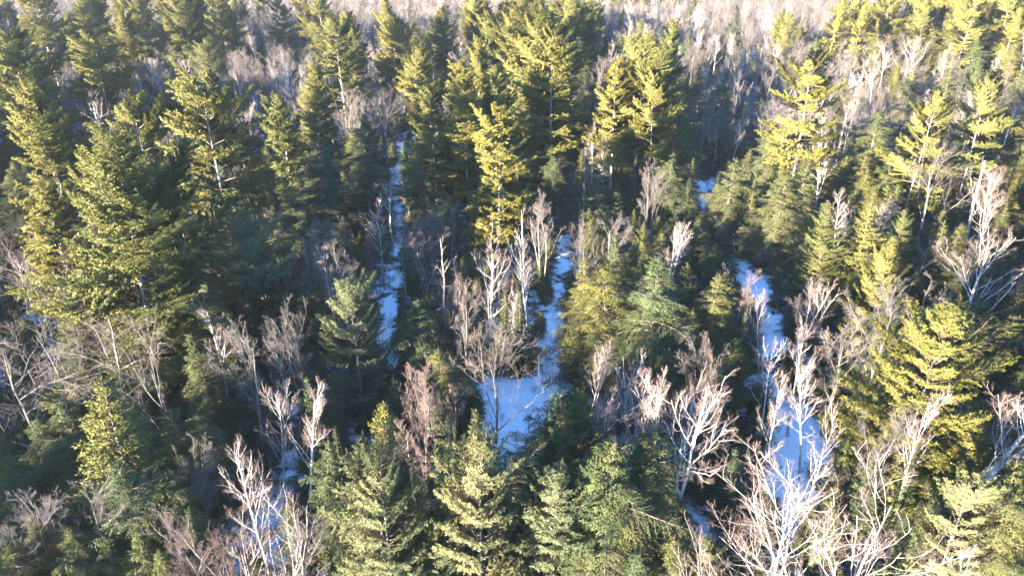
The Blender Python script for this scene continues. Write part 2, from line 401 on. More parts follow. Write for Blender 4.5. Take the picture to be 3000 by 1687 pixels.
for s in range(2): proto('S', 'maple_tree', 13, 4.2, bare(131 + s, h=12, stems=(2, 3)[s], stem_ang=(20, 24)[s], split=.22, limb=(9, 48, .62), sub=(6, 42, .5), tw=(6, 42, .5), fine=(5, 42, .5), up=.55, wig=.14, tr=.15, bark='birch_bark', twig='birch_twigs'))
proto('D', 'dead_tree', 10, 1.2, snag(121)); proto('D', 'dead_tree', 10, 1.2, snag(122, n=14, top=.2, tr=.10))
proto('G', 'white_pine', 22.5, 5.0, pine(141, 22.5, 5.4, .17, (.85, 1, .95, .72, .3), per=6, whorl=1.0, drop=.2, asym=.2, rough=.24))
SHADE_R = {'G': 5.0, 'P': 4.2, 'L': 2.8, 'Y': 2.8, 'H': 2.5, 'C': 2.0, 'F': 1.7, 'T': 1.1, 'M': 2.5, 'R': 1.8, 'B': 1.5, 'O': 4.0, 'W': 2.4, 'D': .5, 'S': 3.5}

# ------------------------------------------------------------------ ground: one sheet with open snow along the trails
SNOW = [
    [(1395, 1150), (1440, 1105), (1560, 1110), (1600, 1060), (1650, 1080), (1650, 1170), (1560, 1290), (1520, 1400), (1450, 1400), (1440, 1260)],
    [(1590, 1110), (1585, 1000), (1600, 920), (1618, 860), (1618, 700), (1665, 700), (1672, 860), (1645, 960), (1645, 1110)],
    [(1110, 1120), (1080, 1000), (1110, 880), (1145, 780), (1145, 640), (1140, 500), (1155, 420), (1215, 400), (1205, 480), (1195, 640), (1195, 800), (1170, 960), (1180, 1120)],
    [(2190, 1340), (2200, 1200), (2220, 1050), (2195, 900), (2255, 880), (2295, 960), (2275, 1100), (2290, 1180), (2400, 1180), (2450, 1260), (2440, 1390), (2300, 1370)],
    [(2045, 530), (2080, 530), (2080, 610), (2040, 620)],
    [(2140, 760), (2180, 770), (2260, 830), (2240, 870), (2190, 880), (2150, 820)],
    [(590, 1400), (640, 1370), (740, 1440), (790, 1480), (850, 1330), (880, 1350), (860, 1450), (790, 1600), (600, 1640)],
    [(640, 1560), (880, 1560), (880, 1687), (640, 1687)],
    [(2230, 1400), (2360, 1350), (2400, 1500), (2300, 1560), (2230, 1500)],
    [(2040, 1480), (2110, 1480), (2110, 1600), (2040, 1600)],
    [(2140, 150), (2215, 150), (2215, 180), (2140, 178)],
    [(1270, 1380), (1330, 1380), (1330, 1480), (1280, 1480)],
]
def in_snow(px, py):
    for poly in SNOW:
        c = False; n = len(poly)
        for i in range(n):
            (x1, y1), (x2, y2) = poly[i], poly[i - 1]
            if (y1 > py) != (y2 > py) and px < (x2 - x1) * (py - y1) / (y2 - y1) + x1: c = not c
        if c: return True
    return False
def narrow(k, f):                               # overhung trails: the open strip is narrower than the gap between the trees
    n = len(SNOW[k]); ys = [p[1] for p in SNOW[k]]
    out_ = []
    for (x, y) in SNOW[k]:
        xs_ = []
        for i in range(n):
            (x1, y1), (x2, y2) = SNOW[k][i], SNOW[k][i - 1]
            if y1 != y2 and min(y1, y2) <= y <= max(y1, y2): xs_.append(x1 + (x2 - x1) * (y - y1) / (y2 - y1))
        c = (min(xs_) + max(xs_)) / 2 if xs_ else x
        out_.append((c + (x - c) * f, y))
    SNOW[k] = out_
narrow(1, .55); narrow(2, .38); narrow(3, .6)
SNOW_W = []                                     # the same outlines on the ground, metres
for poly in SNOW: SNOW_W.append(np.array([at(*p) for p in poly]))
def open_dist(X, Y):                            # signed distance to the open snow, negative inside
    best = np.full(X.shape, 1e9); inside = np.zeros(X.shape, bool)
    for W in SNOW_W:
        c = np.zeros(X.shape, bool)
        for i in range(len(W)):
            a, b = W[i - 1], W[i]; ab = b - a
            t = np.clip(((X - a[0]) * ab[0] + (Y - a[1]) * ab[1]) / max(ab @ ab, 1e-9), 0, 1)
            best = np.minimum(best, np.hypot(X - a[0] - t * ab[0], Y - a[1] - t * ab[1]))
            if abs(b[1] - a[1]) > 1e-9:
                m = ((a[1] > Y) != (b[1] > Y)) & (X < (b[0] - a[0]) * (Y - a[1]) / (b[1] - a[1]) + a[0]); c ^= m
        inside |= c
    return np.where(inside, -best, best)

def axis_steps(lo, hi, step, far):
    a = list(np.arange(lo, hi + .01, step)); s = step
    while a[-1] < far: s *= 1.5; a.append(a[-1] + s)
    s = step
    while a[0] > -far: s *= 1.5; a.insert(0, a[0] - s)
    return np.array(a)
gx = axis_steps(-120, 120, 0.9, 4000); gy = axis_steps(15, 190, 0.9, 4000)
GX, GY = np.meshgrid(gx, gy)
GZ = 0.05 * np.sin(GX * .31 + 1.3 * np.sin(GY * .17)) + 0.04 * np.sin(GY * .43 + 1.7 * np.sin(GX * .21)) + rng.normal(0, .025, GX.shape)
near = (np.abs(GX) < 125) & (GY < 195) & (GY > 10)
GZ = np.where(near, GZ, GZ * 0.2)
OD = np.where((np.abs(GX) < 400) & (GY > 10) & (GY < 600), open_dist(GX, GY), 50.0)
OD = OD + 1.1 * (np.sin(GX * 1.1 + 1.5 * np.sin(GY * .9)) + np.sin(GY * .75 + 1.5 * np.sin(GX * .8))) * .5
openness = np.clip(0.22 - OD / 2.6, 0, 1)
me = bpy.data.meshes.new('snow_ground')
ny, nx = GX.shape
v = np.stack([GX, GY, GZ], -1).reshape(-1, 3).astype(np.float32)
ii = (np.arange(ny - 1)[:, None] * nx + np.arange(nx - 1)[None]).reshape(-1)
f = np.stack([ii, ii + 1, ii + nx + 1, ii + nx], -1).astype(np.int32)
me.vertices.add(len(v)); me.vertices.foreach_set('co', v.ravel())
me.loops.add(f.size); me.loops.foreach_set('vertex_index', f.ravel())
me.polygons.add(len(f)); me.polygons.foreach_set('loop_start', np.arange(len(f), dtype=np.int32) * 4)
a = me.attributes.new('open_snow', 'FLOAT', 'POINT'); a.data.foreach_set('value', openness.ravel().astype(np.float32))
me.update(calc_edges=True)
m, n, out = new_mat('snow_and_litter')
tc = n.nodes.new('ShaderNodeTexCoord')
n1 = n.nodes.new('ShaderNodeTexNoise'); n1.inputs['Scale'].default_value = 0.55; n1.inputs['Detail'].default_value = 8; n1.inputs['Roughness'].default_value = .7
n.links.new(tc.outputs['Object'], n1.inputs[0])
oa = n.nodes.new('ShaderNodeAttribute'); oa.attribute_name = 'open_snow'
mm = n.nodes.new('ShaderNodeMath'); mm.operation = 'MULTIPLY_ADD'; mm.inputs[1].default_value = 0.62
n.links.new(oa.outputs['Fac'], mm.inputs[0]); n.links.new(n1.outputs[0], mm.inputs[2])
rp = n.nodes.new('ShaderNodeMapRange'); rp.inputs[1].default_value, rp.inputs[2].default_value = 0.48, 0.62
n.links.new(mm.outputs[0], rp.inputs[0])
n2 = n.nodes.new('ShaderNodeTexNoise'); n2.inputs['Scale'].default_value = 5; n2.inputs['Detail'].default_value = 6
n.links.new(tc.outputs['Object'], n2.inputs[0])
lit = mixrgb(n, n2.outputs[0], (0.045, 0.036, 0.032), (0.13, 0.10, 0.085))
sn = mixrgb(n, n2.outputs[0], (0.72, 0.75, 0.80), (0.86, 0.87, 0.89))
n3 = n.nodes.new('ShaderNodeTexNoise'); n3.inputs['Scale'].default_value = 3.2; n3.inputs['Detail'].default_value = 7; n3.inputs['Roughness'].default_value = .75
n.links.new(tc.outputs['Object'], n3.inputs[0])
r3 = n.nodes.new('ShaderNodeMapRange'); r3.inputs[1].default_value, r3.inputs[2].default_value = 0.57, 0.70; r3.inputs[4].default_value = .75
n.links.new(n3.outputs[0], r3.inputs[0])
sn = mixrgb(n, r3.outputs[0], sn, (0.16, 0.13, 0.11))                  # fallen needles and twigs on the snow
cc = mixrgb(n, rp.outputs[0], lit, sn)
d = n.nodes.new('ShaderNodeBsdfPrincipled'); d.inputs['Roughness'].default_value = .7; d.inputs['Specular IOR Level'].default_value = .2
bp = n.nodes.new('ShaderNodeBump'); bp.inputs['Strength'].default_value = .6; bp.inputs['Distance'].default_value = .15
n.links.new(n2.outputs[0], bp.inputs['Height']); n.links.new(bp.outputs[0], d.inputs['Normal'])
n.links.new(cc, d.inputs['Base Color']); n.links.new(d.outputs[0], out.inputs[0])
me.materials.append(m)
g = bpy.data.objects.new('snow_ground', me); COL.objects.link(g); g['kind'] = 'structure'

# ------------------------------------------------------------------ the trees measured on the photograph
# code, pixel of the top, height, width factor, prototype, nickname used by the neighbours' labels, label
HEROES = [
 ('G', 300, 466, 22.5, 1.1, 0, 'tall golden pine', 'tall golden white pine with broken crown over the pale spreading oak'),
 ('L', 116, 558, 18, 1.3, 1, 'narrow golden pine', 'narrower golden white pine hugging the tall golden pine'),
 ('P', 100, -15, 24, 1.25, 1, 'huge hazy pine', 'huge hazy white pine with two grey trunks in the far corner'),
 ('P', 265, 2, 22, 1.0, 3, 'pale far pine', 'pale far white pine next to the huge hazy pine'),
 ('P', 398, 10, 22, 1.0, 2, None, None), ('P', 485, -10, 22, 1, 0, None, None), ('P', 535, 4, 21, .9, 5, None, None),
 ('P', 617, -8, 22, 1, 1, None, None), ('L', 660, 20, 18, 1, 1, None, None), ('P', 824, 2, 19, 1.0, 2, 'flat topped far pine', 'far white pine with flat layered boughs and a thin grey trunk'),
 ('P', 880, -12, 21, .9, 3, None, None), ('P', 940, -6, 22, 1, 0, None, None), ('P', 985, 62, 22, 1.1, 1, 'layered pine', 'big layered white pine above the bright pointed pine'),
 ('Y', 613, 120, 16, 1.2, 3, 'small spreading pine', 'small spreading white pine standing alone before grey bare trees'),
 ('L', 903, 203, 19, 1.2, 0, 'bright pointed pine', 'bright pointed white pine with a clean upper trunk'),
 ('L', 816, 282, 18, 1.2, 1, 'tufted yellow pine', 'tufted yellowish white pine with gaps showing its trunk'),
 ('P', 596, 240, 24, 1.15, 2, 'long trunked pine', 'long trunked white pine with a narrow tip and wide drooping base'),
 ('P', 398, 302, 22, .95, 3, 'ragged pine', 'ragged white pine with a bent grey trunk'),
 ('P', 75, 262, 22, 1.0, 4, 'edge pine', 'dense white pine at the picture edge above the narrow golden pine'),
 ('H', 497, 207, 15, 1.2, 0, 'dark hemlock column', 'dark broad hemlock in shade behind the long trunked pine'),
 ('H', 310, 104, 16, 1.1, 1, 'shady hemlock', 'shady hemlock under the pale far pine'),
 ('H', 932, 414, 14, 1.25, 2, 'broad olive hemlock', 'broad olive hemlock below the bright pointed pine'),
 ('P', 1017, 58, 21, .9, 0, None, None), ('P', 1153, 66, 19, 1.0, 5, 'cone shaped pine', 'cone shaped white pine before purple grey woods'),
 ('L', 1124, -4, 19, 1.0, 0, None, None), ('F', 1213, 25, 14, 1, 0, 'dark far fir', 'dark slim far fir among pale bare trees'), ('F', 1310, 40, 13, 1.1, 1, None, None), ('F', 1275, 72, 13, 1.1, 2, None, None),
 ('P', 1224, 158, 16, 1.1, 5, 'round topped pine', 'round topped white pine beside the big bare vase shaped tree'),
 ('L', 1364, 195, 21, 1.35, 0, 'crooked trunk pine', 'white pine with a crooked pale trunk and thin yellow boughs'),
 ('L', 1265, 265, 18, 1.15, 1, 'slim pale pine', 'slim pale pine next to the crooked trunk pine'),
 ('L', 1455, 205, 20, 1.2, 0, None, None), ('L', 1501, 46, 21, 1.0, 1, 'slender far pine', 'slender far pine poking above the great twin pine'),
 ('P', 1567, 82, 23, 1.1, 5, 'great twin pine', 'great twin white pine, the taller of two merged crowns'),
 ('P', 1621, 91, 24, 1.2, 4, 'great bushy pine', 'great bushy white pine with the widest bright crown'),
 ('L', 1559, 35, 21, .9, 1, None, None), ('P', 1397, -5, 22, .85, 4, 'dark tall far pine', 'dark tall far pine behind the slender far pine'),
 ('P', 1882, 155, 21, 1.0, 5, 'sunny twin pine', 'sunny white pine with rounded crown and slim pale trunk'),
 ('L', 1811, 186, 20, 1.25, 1, 'shorter sunny pine', 'shorter sunny pine merged with the sunny twin pine'), ('P', 1935, 215, 19, .9, 3, None, None),
 ('L', 1455, 318, 20.5, 1.3, 1, 'bright central pine', 'bright yellow green pine in the very middle, lit from top to skirt'),
 ('H', 1232, 422, 13, 1.0, 3, 'tall olive hemlock', 'tall olive hemlock column along the snowy trail'),
 ('H', 1066, 385, 13, 1.1, 4, 'trailside hemlock', 'dark hemlock across the trail from the tall olive hemlock'),
 ('F', 1807, 530, 8, 1.1, 0, 'little bright spruce', 'little bright spruce beside the vase shaped maple'), ('H', 1762, 495, 10, 1, 1, None, None),
 ('H', 1820, 99, 14, 1.1, 2, None, None), ('H', 1691, 108, 15, 1.2, 0, None, None), ('H', 1994, 265, 16, 1.2, 1, 'dark slope hemlock', 'dark broad hemlock beside the sunny twin pine'),
 ('P', 2385, 186, 22, 1.1, 2, 'swept bough pine', 'big white pine with upswept bright boughs above the ghostly birch'),
 ('P', 2729, 302, 18.5, .95, 1, 'open crowned pine', 'open crowned yellow pine behind the pale bare oak'), ('P', 2907, 234, 19, .9, 3, 'dense sunlit pine', 'dense sunlit white pine beside the open crowned pine'),
 ('Y', 2310, 46, 17, 1.0, 3, 'lone far pine', 'lone far pine beside the twisted far oaks'), ('P', 2455, 0, 20, .8, 4, None, None), ('P', 2853, -4, 22, 1.1, 0, 'washed out pine', 'pale washed out white pine near the bright corner'),
 ('H', 2037, 236, 14, 1.2, 2, None, None), ('H', 2132, 215, 14, 1.1, 3, None, None),
 ('H', 2145, 462, 11.5, 1.15, 0, 'dark pointed hemlock', 'dark pointed hemlock above the blue gap of snow'), ('H', 2368, 468, 13, 1.1, 1, 'yellow tipped hemlock', 'yellow tipped hemlock touching the ghostly birch'),
 ('H', 2300, 505, 12, 1.1, 2, None, None), ('H', 2580, 327, 14, 1.2, 4, 'deep green hemlock', 'deep green hemlock in a dark hollow'), ('H', 2397, 112, 14, 1.2, 0, None, None), ('H', 2588, 95, 14, 1.1, 1, None, None),
 ('C', 2476, 224, 12, 1.1, 0, None, None), ('H', 2861, 116, 13, 1.2, 2, None, None), ('H', 2973, 124, 13, 1.1, 3, None, None), ('H', 2787, 200, 13, 1.2, 4, None, None),
 ('H', 2679, 199, 13, 1.1, 1, None, None), ('C', 2874, 165, 13, 1.2, 1, None, None), ('H', 2990, 195, 13, 1.1, 0, None, None), ('H', 2733, 62, 14, 1.1, 2, None, None), ('C', 2640, 180, 12, 1.1, 0, None, None),
 ('C', 2443, 600, 13, 1.1, 0, 'golden cedar', 'golden cedar with a slender tip, lit against shadow'), ('F', 2555, 587, 13, 1.1, 4, 'bright green spruce', 'bright green spruce beside the golden cedar'),
 ('C', 2658, 605, 12, 1.05, 1, 'blunt cedar', 'blunt topped yellow cedar beyond the bright green spruce'), ('F', 2778, 645, 10, 1.3, 0, None, None), ('Y', 2613, 735, 12, .85, 2, 'ragged half bare pine', 'ragged small pine tangled in grey twigs'),
 ('Y', 2774, 935, 15, 1.3, 2, 'brilliant young pine', 'brilliant yellow young pine, the brightest conifer on this side'),
 ('H', 2091, 790, 11, 1.05, 3, 'feathery hemlock', 'feathery yellow tipped hemlock beside the red twigged maple'), ('H', 2124, 805, 10.5, .9, 1, None, None), ('T', 2186, 912, 9, 1, 0, 'narrow dark spruce', 'narrow dark spruce rising from the snowy trail'),
 ('H', 2870, 868, 9.5, 1.1, 4, None, None), ('F', 2994, 832, 10, 1.2, 1, None, None), ('F', 2112, 1059, 11, 1.15, 2, 'tall green fir', 'tall green fir with pale tip beside the white forked birch'),
 ('F', 2646, 1160, 9.5, .85, 4, 'vivid green fir', 'vivid green fir below the brilliant young pine'), ('F', 2870, 1210, 9, 1.1, 4, 'yellow edge fir', 'yellow lit fir by the thick leaning birch'), ('F', 2165, 1310, 7, 1.2, 0, 'squat fir', 'squat fir below the tall green fir'),
 ('Y', 2075, 1590, 6.5, .9, 0, 'small grey pine', 'small greyish pine at the foot of the spreading white maple'), ('Y', 2850, 1412, 10, .95, 1, 'shaded edge pine', 'shaded soft pine with a yellowish top near the corner'),
 ('F', 2560, 1330, 8, 1.1, 2, None, None),
 ('Y', 1025, 842, 12, 1.0, 1, 'blue round pine', 'bluish round topped young pine over the snow'), ('H', 1236, 868, 9.5, 1.0, 0, 'black green hemlock', 'black green hemlock between the two snowy trails'), ('F', 1273, 815, 9.5, .9, 1, 'sharp spruce', 'sharp little spruce with lit tip above the black green hemlock'),
 ('T', 1360, 757, 11, 1.1, 0, 'thin yellow spruce', 'thin yellow lit spruce beside the pale birch'), ('T', 1476, 848, 9, 1.15, 1, 'silver spruce', 'silvery slim spruce left in shade'), ('T', 1524, 858, 8.5, 1.1, 0, None, None),
 ('H', 1782, 772, 12, 1.15, 2, 'nodding hemlock', 'broad hemlock with a nodding lit tip beside the straight trail'), ('H', 1935, 750, 13.5, 1.25, 4, 'great shaggy hemlock', 'great shaggy hemlock with scattered lit sprays'),
 ('H', 1712, 742, 10, .9, 3, None, None), ('H', 1803, 691, 11, .7, 1, 'slim shaded hemlock', 'slim shaded hemlock behind the nodding hemlock'), ('H', 1880, 760, 10, 1, 0, None, None),
 ('H', 600, 815, 12.5, .8, 1, None, None), ('H', 571, 964, 11, .8, 3, None, None), ('T', 779, 745, 10, 1.1, 1, None, None), ('T', 757, 775, 10, 1.1, 0, None, None), ('F', 828, 765, 10, .9, 0, None, None), ('F', 823, 700, 10, .9, 1, None, None),
 ('F', 704, 811, 9, .95, 3, None, None), ('F', 907, 800, 9, 1.0, 2, None, None), ('F', 646, 800, 9, 1, 0, None, None), ('F', 722, 855, 8.5, 1, 1, None, None), ('H', 555, 765, 12, 1, 2, None, None), ('F', 880, 830, 8, 1, 3, None, None),
 ('H', 520, 590, 15, 1.0, 4, 'blue shaded hemlock', 'tall blue shaded hemlock beside the tall golden pine'), ('Y', 690, 640, 14, 1.2, 0, None, None), ('H', 800, 620, 12, 1.1, 1, None, None), ('H', 940, 640, 11, 1, 3, None, None),
 ('F', 286, 1118, 13.5, 1.35, 4, 'gold spruce', 'broad gold lit spruce in front of the pale spreading oak'), ('H', 186, 1164, 11.5, .9, 0, 'drooping hemlock', 'drooping hemlock beside the gold spruce'), ('F', 911, 1110, 8.5, 1.1, 1, 'small round fir', 'small dark fir beside the slim birches'),
 ('H', 957, 1288, 11, .75, 3, 'weeping hemlock', 'weeping hemlock with pale hanging sprays'), ('T', 981, 1253, 9.5, 1, 0, None, None), ('H', 853, 1442, 7, .8, 1, None, None), ('H', 480, 1385, 9.5, 1.1, 2, 'big dark hemlock', 'big dark hemlock under the gold spruce'),
 ('T', 551, 1490, 8, 1.2, 1, 'bluish fir', 'bluish slim fir before the snowy gap'), ('H', 207, 1540, 8.5, 1.0, 4, None, None), ('H', 25, 1563, 8, 1.0, 0, None, None), ('H', 290, 1565, 7.5, 1, 1, None, None), ('H', 373, 1558, 8, 1, 3, None, None),
 ('H', 580, 1203, 9, 1.1, 2, None, None), ('H', 497, 1190, 9.5, 1, 4, None, None), ('H', 33, 1319, 9, 1.1, 1, None, None), ('H', 110, 1480, 8, 1, 2, None, None), ('H', 470, 1600, 7, 1, 3, None, None),
 ('F', 1124, 1186, 10.5, 1.15, 4, 'yellow spruce', 'plump yellow spruce beside the red twigged clump'), ('F', 1315, 1263, 8, 1.2, 0, 'low olive fir', 'low olive fir behind the frosty young pine'), ('F', 1393, 1207, 10, 1.2, 1, 'dark clearing fir', 'dark fir spreading its boughs over the snow clearing'),
 ('Y', 1397, 1320, 13, .95, 0, 'frosty young pine', 'frosty pale young pine before the snow clearing'), ('Y', 1120, 1391, 12, 1.0, 1, 'grey green young pine', 'grey green young pine with fingerlike shoots'), ('H', 1244, 1416, 9.5, .7, 1, None, None),
 ('Y', 1629, 1408, 10, 1.1, 0, 'shaded young pine', 'shaded blue green young pine beyond the frosty young pine'), ('H', 1621, 1188, 12, .85, 3, 'clearing hemlock', 'sunlit hemlock leaning over the edge of the clearing'), ('H', 1662, 1134, 12.5, .95, 0, 'bright tipped hemlock', 'bright tipped hemlock behind the clearing hemlock'), ('C', 1695, 1150, 12, 1.0, 0, None, None),
 ('H', 1571, 1296, 10, .75, 4, None, None), ('H', 1800, 1288, 12.5, 1.15, 4, 'massive yellow hemlock', 'massive yellow lit hemlock under the bright white birch'), ('H', 1923, 1268, 11, 1.25, 1, 'darker big hemlock', 'darker flank hemlock joined to the massive yellow hemlock'), ('F', 1513, 1358, 8, 1.1, 3, None, None), ('C', 1725, 1335, 11.5, 1.15, 1, None, None),
 ('H', 1870, 1600, 8, 1.0, 4, None, None), ('H', 1990, 1560, 8, 1, 0, None, None), ('C', 1161, 1622, 7, 1.0, 1, None, None), ('H', 1740, 1600, 7, 1, 3, None, None), ('Y', 1300, 1600, 7, .8, 1, None, None),
 # bare trees
 ('O', 240, 880, 13, 1.2, 0, 'pale spreading oak', 'pale spreading bare oak below the tall golden pine'), ('O', 40, 1010, 12, 1.15, 1, 'tangled oak', 'tangled grey oak against the picture edge'), ('O', 405, 1030, 11.5, .8, 0, 'twisted oak', 'twisted bare oak behind the gold spruce'),
 ('S', 690, 1580, 10, 1.0, 1, 'spreading red maple', 'spreading pale maple with reddish tips at the picture bottom'), ('R', 675, 1440, 11, 1.0, 0, 'red tipped maple', 'red tipped maple clump over the snowy gap'), ('B', 712, 1294, 12, .8, 0, 'pink birch', 'slim pink crowned birch above the red tipped maple'), ('M', 850, 1560, 8, 1.1, 0, None, None),
 ('B', 766, 1114, 11.5, .95, 1, 'first slim birch', 'slim grey birch with a straight pale stem'), ('B', 845, 1126, 11.5, .9, 3, 'leaning slim birch', 'slim leaning birch beside the small dark fir'), ('M', 704, 982, 11.5, .95, 0, 'grey vase maple', 'grey shaded maple with forking stems'),
 ('M', 853, 842, 13.5, .95, 1, 'tall shaded maple', 'tall shaded maple with red tips before dark firs'), ('B', 596, 862, 12, .8, 3, 'long stemmed birch', 'pale shaded birch with a long white stem below the tall golden pine'), ('B', 952, 674, 13, .5, 1, 'thin bare pole', 'thin bare birch pole before the trailside shade'), ('M', 990, 716, 12, .9, 2, None, None), ('M', 900, 720, 11, .9, 3, None, None),
 ('M', 526, 1275, 10, .8, 1, None, None), ('M', 484, 1502, 9, .75, 2, None, None), ('M', 240, 1412, 10, 1.05, 0, 'shaded forked maple', 'forked bare maple in deep shade below the gold spruce'), ('M', 70, 1400, 10, 1.1, 3, None, None),
 ('M', 1174, 633, 11, .7, 0, 'trail edge maple', 'thin maple over the snowy trail'), ('D', 1290, 695, 10, 1.0, 0, 'broken snag', 'broken grey snag with claw like limbs'), ('W', 1431, 705, 12.5, .65, 1, 'pale birch', 'pale birch with a bushy lit head in the middle'), ('W', 1551, 653, 13, .7, 0, 'branching birch', 'branching birch beside the bare white snag'),
 ('D', 1532, 612, 13, .6, 0, 'bare white snag', 'bare white snag, a limbless standing stem'), ('R', 1315, 782, 11, .65, 1, 'thin red maple', 'thin reddish maple beside the black green hemlock'), ('M', 1360, 842, 10, .75, 0, None, None),
 ('O', 1443, 982, 11.5, .82, 1, 'clearing oak', 'dark stemmed oak standing at the head of the snow clearing'), ('R', 1290, 1072, 9.5, 1.0, 1, 'reddish clump', 'reddish bare clump beside the snow clearing'), ('R', 1236, 1090, 9, .7, 0, None, None), ('R', 1205, 1133, 12, .75, 0, 'red twigged clump', 'upright red twigged clump behind the grey green young pine'),
 ('M', 1596, 556, 12, .85, 3, 'slim grey clump', 'slim grey maple clump below the bright central pine'), ('M', 1729, 612, 12, .95, 1, 'shaded twin maple', 'shaded grey maple behind the slim hemlocks'), ('M', 1790, 633, 11.5, .8, 0, None, None), ('W', 1855, 1050, 13.5, .95, 0, 'bright white birch', 'bright white birch with a broad pinkish crown'),
 ('B', 1935, 1014, 13.5, .8, 2, 'red headed birch', 'birch with tall red twigs behind the bright white birch'), ('B', 1724, 1086, 12, 1.0, 2, None, None), ('W', 2012, 1105, 13.5, .8, 1, 'white forked birch', 'white forked birch with a thick leaning stem beside the tall green fir'), ('R', 1680, 1300, 9, .9, 1, None, None),
 ('M', 1915, 453, 13, .85, 1, 'vase shaped maple', 'vase shaped bare maple with fanned bright limbs'), ('M', 1720, 437, 12.5, .9, 0, None, None), ('W', 1985, 585, 12.5, .8, 0, 'ghostly maple', 'ghost white birch with flailing lit limbs by the dark pointed hemlock'),
 ('M', 1016, 257, 14, 1.0, 3, None, None), ('M', 1124, 262, 14.5, 1.1, 1, 'big vase tree', 'big bare maple with a wide crown above the trail'), ('M', 1340, 99, 15, 1.1, 0, 'big bare vase tree', 'big pale bare maple between the round topped and dark far pines'), ('M', 1754, 161, 12.5, 1.1, 3, None, None),
 ('M', 787, 137, 15, 1.2, 0, 'grey bare tree', 'grey bare maple in shade before the layered pine'), ('M', 730, 180, 13, 1.1, 2, None, None), ('W', 248, 265, 15, .75, 1, 'leaning pale birch', 'pale lit birch leaning beside the ragged pine'), ('M', 331, 273, 14, .8, 0, None, None), ('M', 696, 290, 13, .9, 1, None, None), ('M', 476, 344, 12, .9, 2, None, None), ('M', 180, 230, 13, .9, 3, None, None),
 ('W', 2439, 376, 13.5, .85, 1, 'ghostly birch', 'ghostly white birch with a ragged crown below the swept bough pine'), ('O', 2758, 431, 14.5, .8, 1, 'pale bare oak', 'pale bare oak before the open crowned pine'), ('D', 2903, 472, 13, 1.2, 0, 'forked snag', 'forked pale snag beside the bright corner birch'), ('W', 2973, 464, 14, .9, 0, None, None),
 ('M', 2513, 286, 12, .9, 1, None, None), ('W', 2298, 199, 13, .9, 0, None, None), ('B', 2551, 557, 11, 1.2, 2, 'pinkish bush tree', 'pinkish fuzzy birch behind the bright green spruce'), ('B', 2489, 569, 11, 1.1, 0, None, None), ('O', 2124, 56, 13, .8, 0, 'twisted far oak', 'twisted bright far oak over the snow patch'), ('O', 2207, 62, 13, .85, 1, 'grey far oak', 'grey rounded far oak beside the twisted far oak'),
 ('W', 2704, 99, 15, 1.1, 1, 'fan shaped birch', 'bright fan shaped far birch among small hemlocks'), ('B', 2083, 182, 12, .9, 1, None, None),
 ('W', 2360, 776, 11.5, .9, 0, 'clean white birch', 'clean white birch in front of the golden cedar'), ('M', 2729, 788, 13.5, 1.1, 1, 'fanned maple', 'big bare maple with fanned limbs beyond the brilliant young pine'), ('W', 2932, 660, 14.5, 1.0, 1, 'bright corner birch', 'large bright birch with a wide pinkish crown near the edge'), ('M', 2609, 867, 13, .95, 0, 'lit maple', 'lit bare maple behind the brilliant young pine'),
 ('R', 2186, 800, 10, .9, 0, 'red twigged maple', 'red twigged maple at the head of the snowy path'), ('R', 2224, 818, 9.5, .8, 1, None, None), ('B', 2273, 862, 10, .8, 0, None, None), ('B', 2381, 920, 11.5, .9, 3, 'grey path birch', 'grey shaded birch beside the snowy path'), ('M', 2489, 918, 11.5, 1.1, 2, None, None), ('B', 2290, 964, 11, .9, 1, None, None),
 ('R', 2062, 991, 12, .75, 1, None, None), ('M', 2112, 1003, 12, .8, 0, None, None), ('B', 2418, 1061, 10.5, 1.0, 0, 'pink crowned birch', 'pink crowned birch above the open snow'), ('B', 2298, 1099, 10, .8, 3, 'small pink birch', 'small pink birch standing on the snowy path'),
 ('W', 2925, 980, 15, 1.1, 0, 'thick leaning birch', 'thick leaning bright birch at the picture edge'), ('B', 2758, 1122, 12.5, .8, 3, 'slender white birch', 'slender white birch with a clear bright stem below the brilliant young pine'), ('B', 2427, 1197, 10.5, .7, 0, None, None), ('M', 2534, 1217, 10.5, .8, 0, 'leaning bare maple', 'leaning bare maple beside the snow opening'),
 ('S', 2348, 1400, 12.5, 1.15, 0, 'spreading white maple', 'spreading white maple with blazing limbs above the snow'), ('S', 2560, 1440, 12.5, 1.0, 1, 'second white maple', 'second blazing white maple crowding the spreading one'), ('H', 2730, 1470, 7, 1.0, 5, None, None), ('S', 2199, 1536, 10, .8, 0, 'low leaning maple', 'low pale maple reaching sideways below the squat fir'), ('B', 2890, 1602, 7, 1.1, 0, None, None), ('F', 2690, 1300, 8, 1.1, 1, None, None), ('H', 2440, 1420, 7, 1.0, 5, None, None), ('H', 2240, 1420, 6, 1.0, 3, None, None),
]
LEAN = {'low leaning maple': (0, -14), 'leaning bare maple': (0, 12), 'thick leaning birch': (0, 8), 'leaning slim birch': (0, 6), 'white forked birch': (0, 6)}

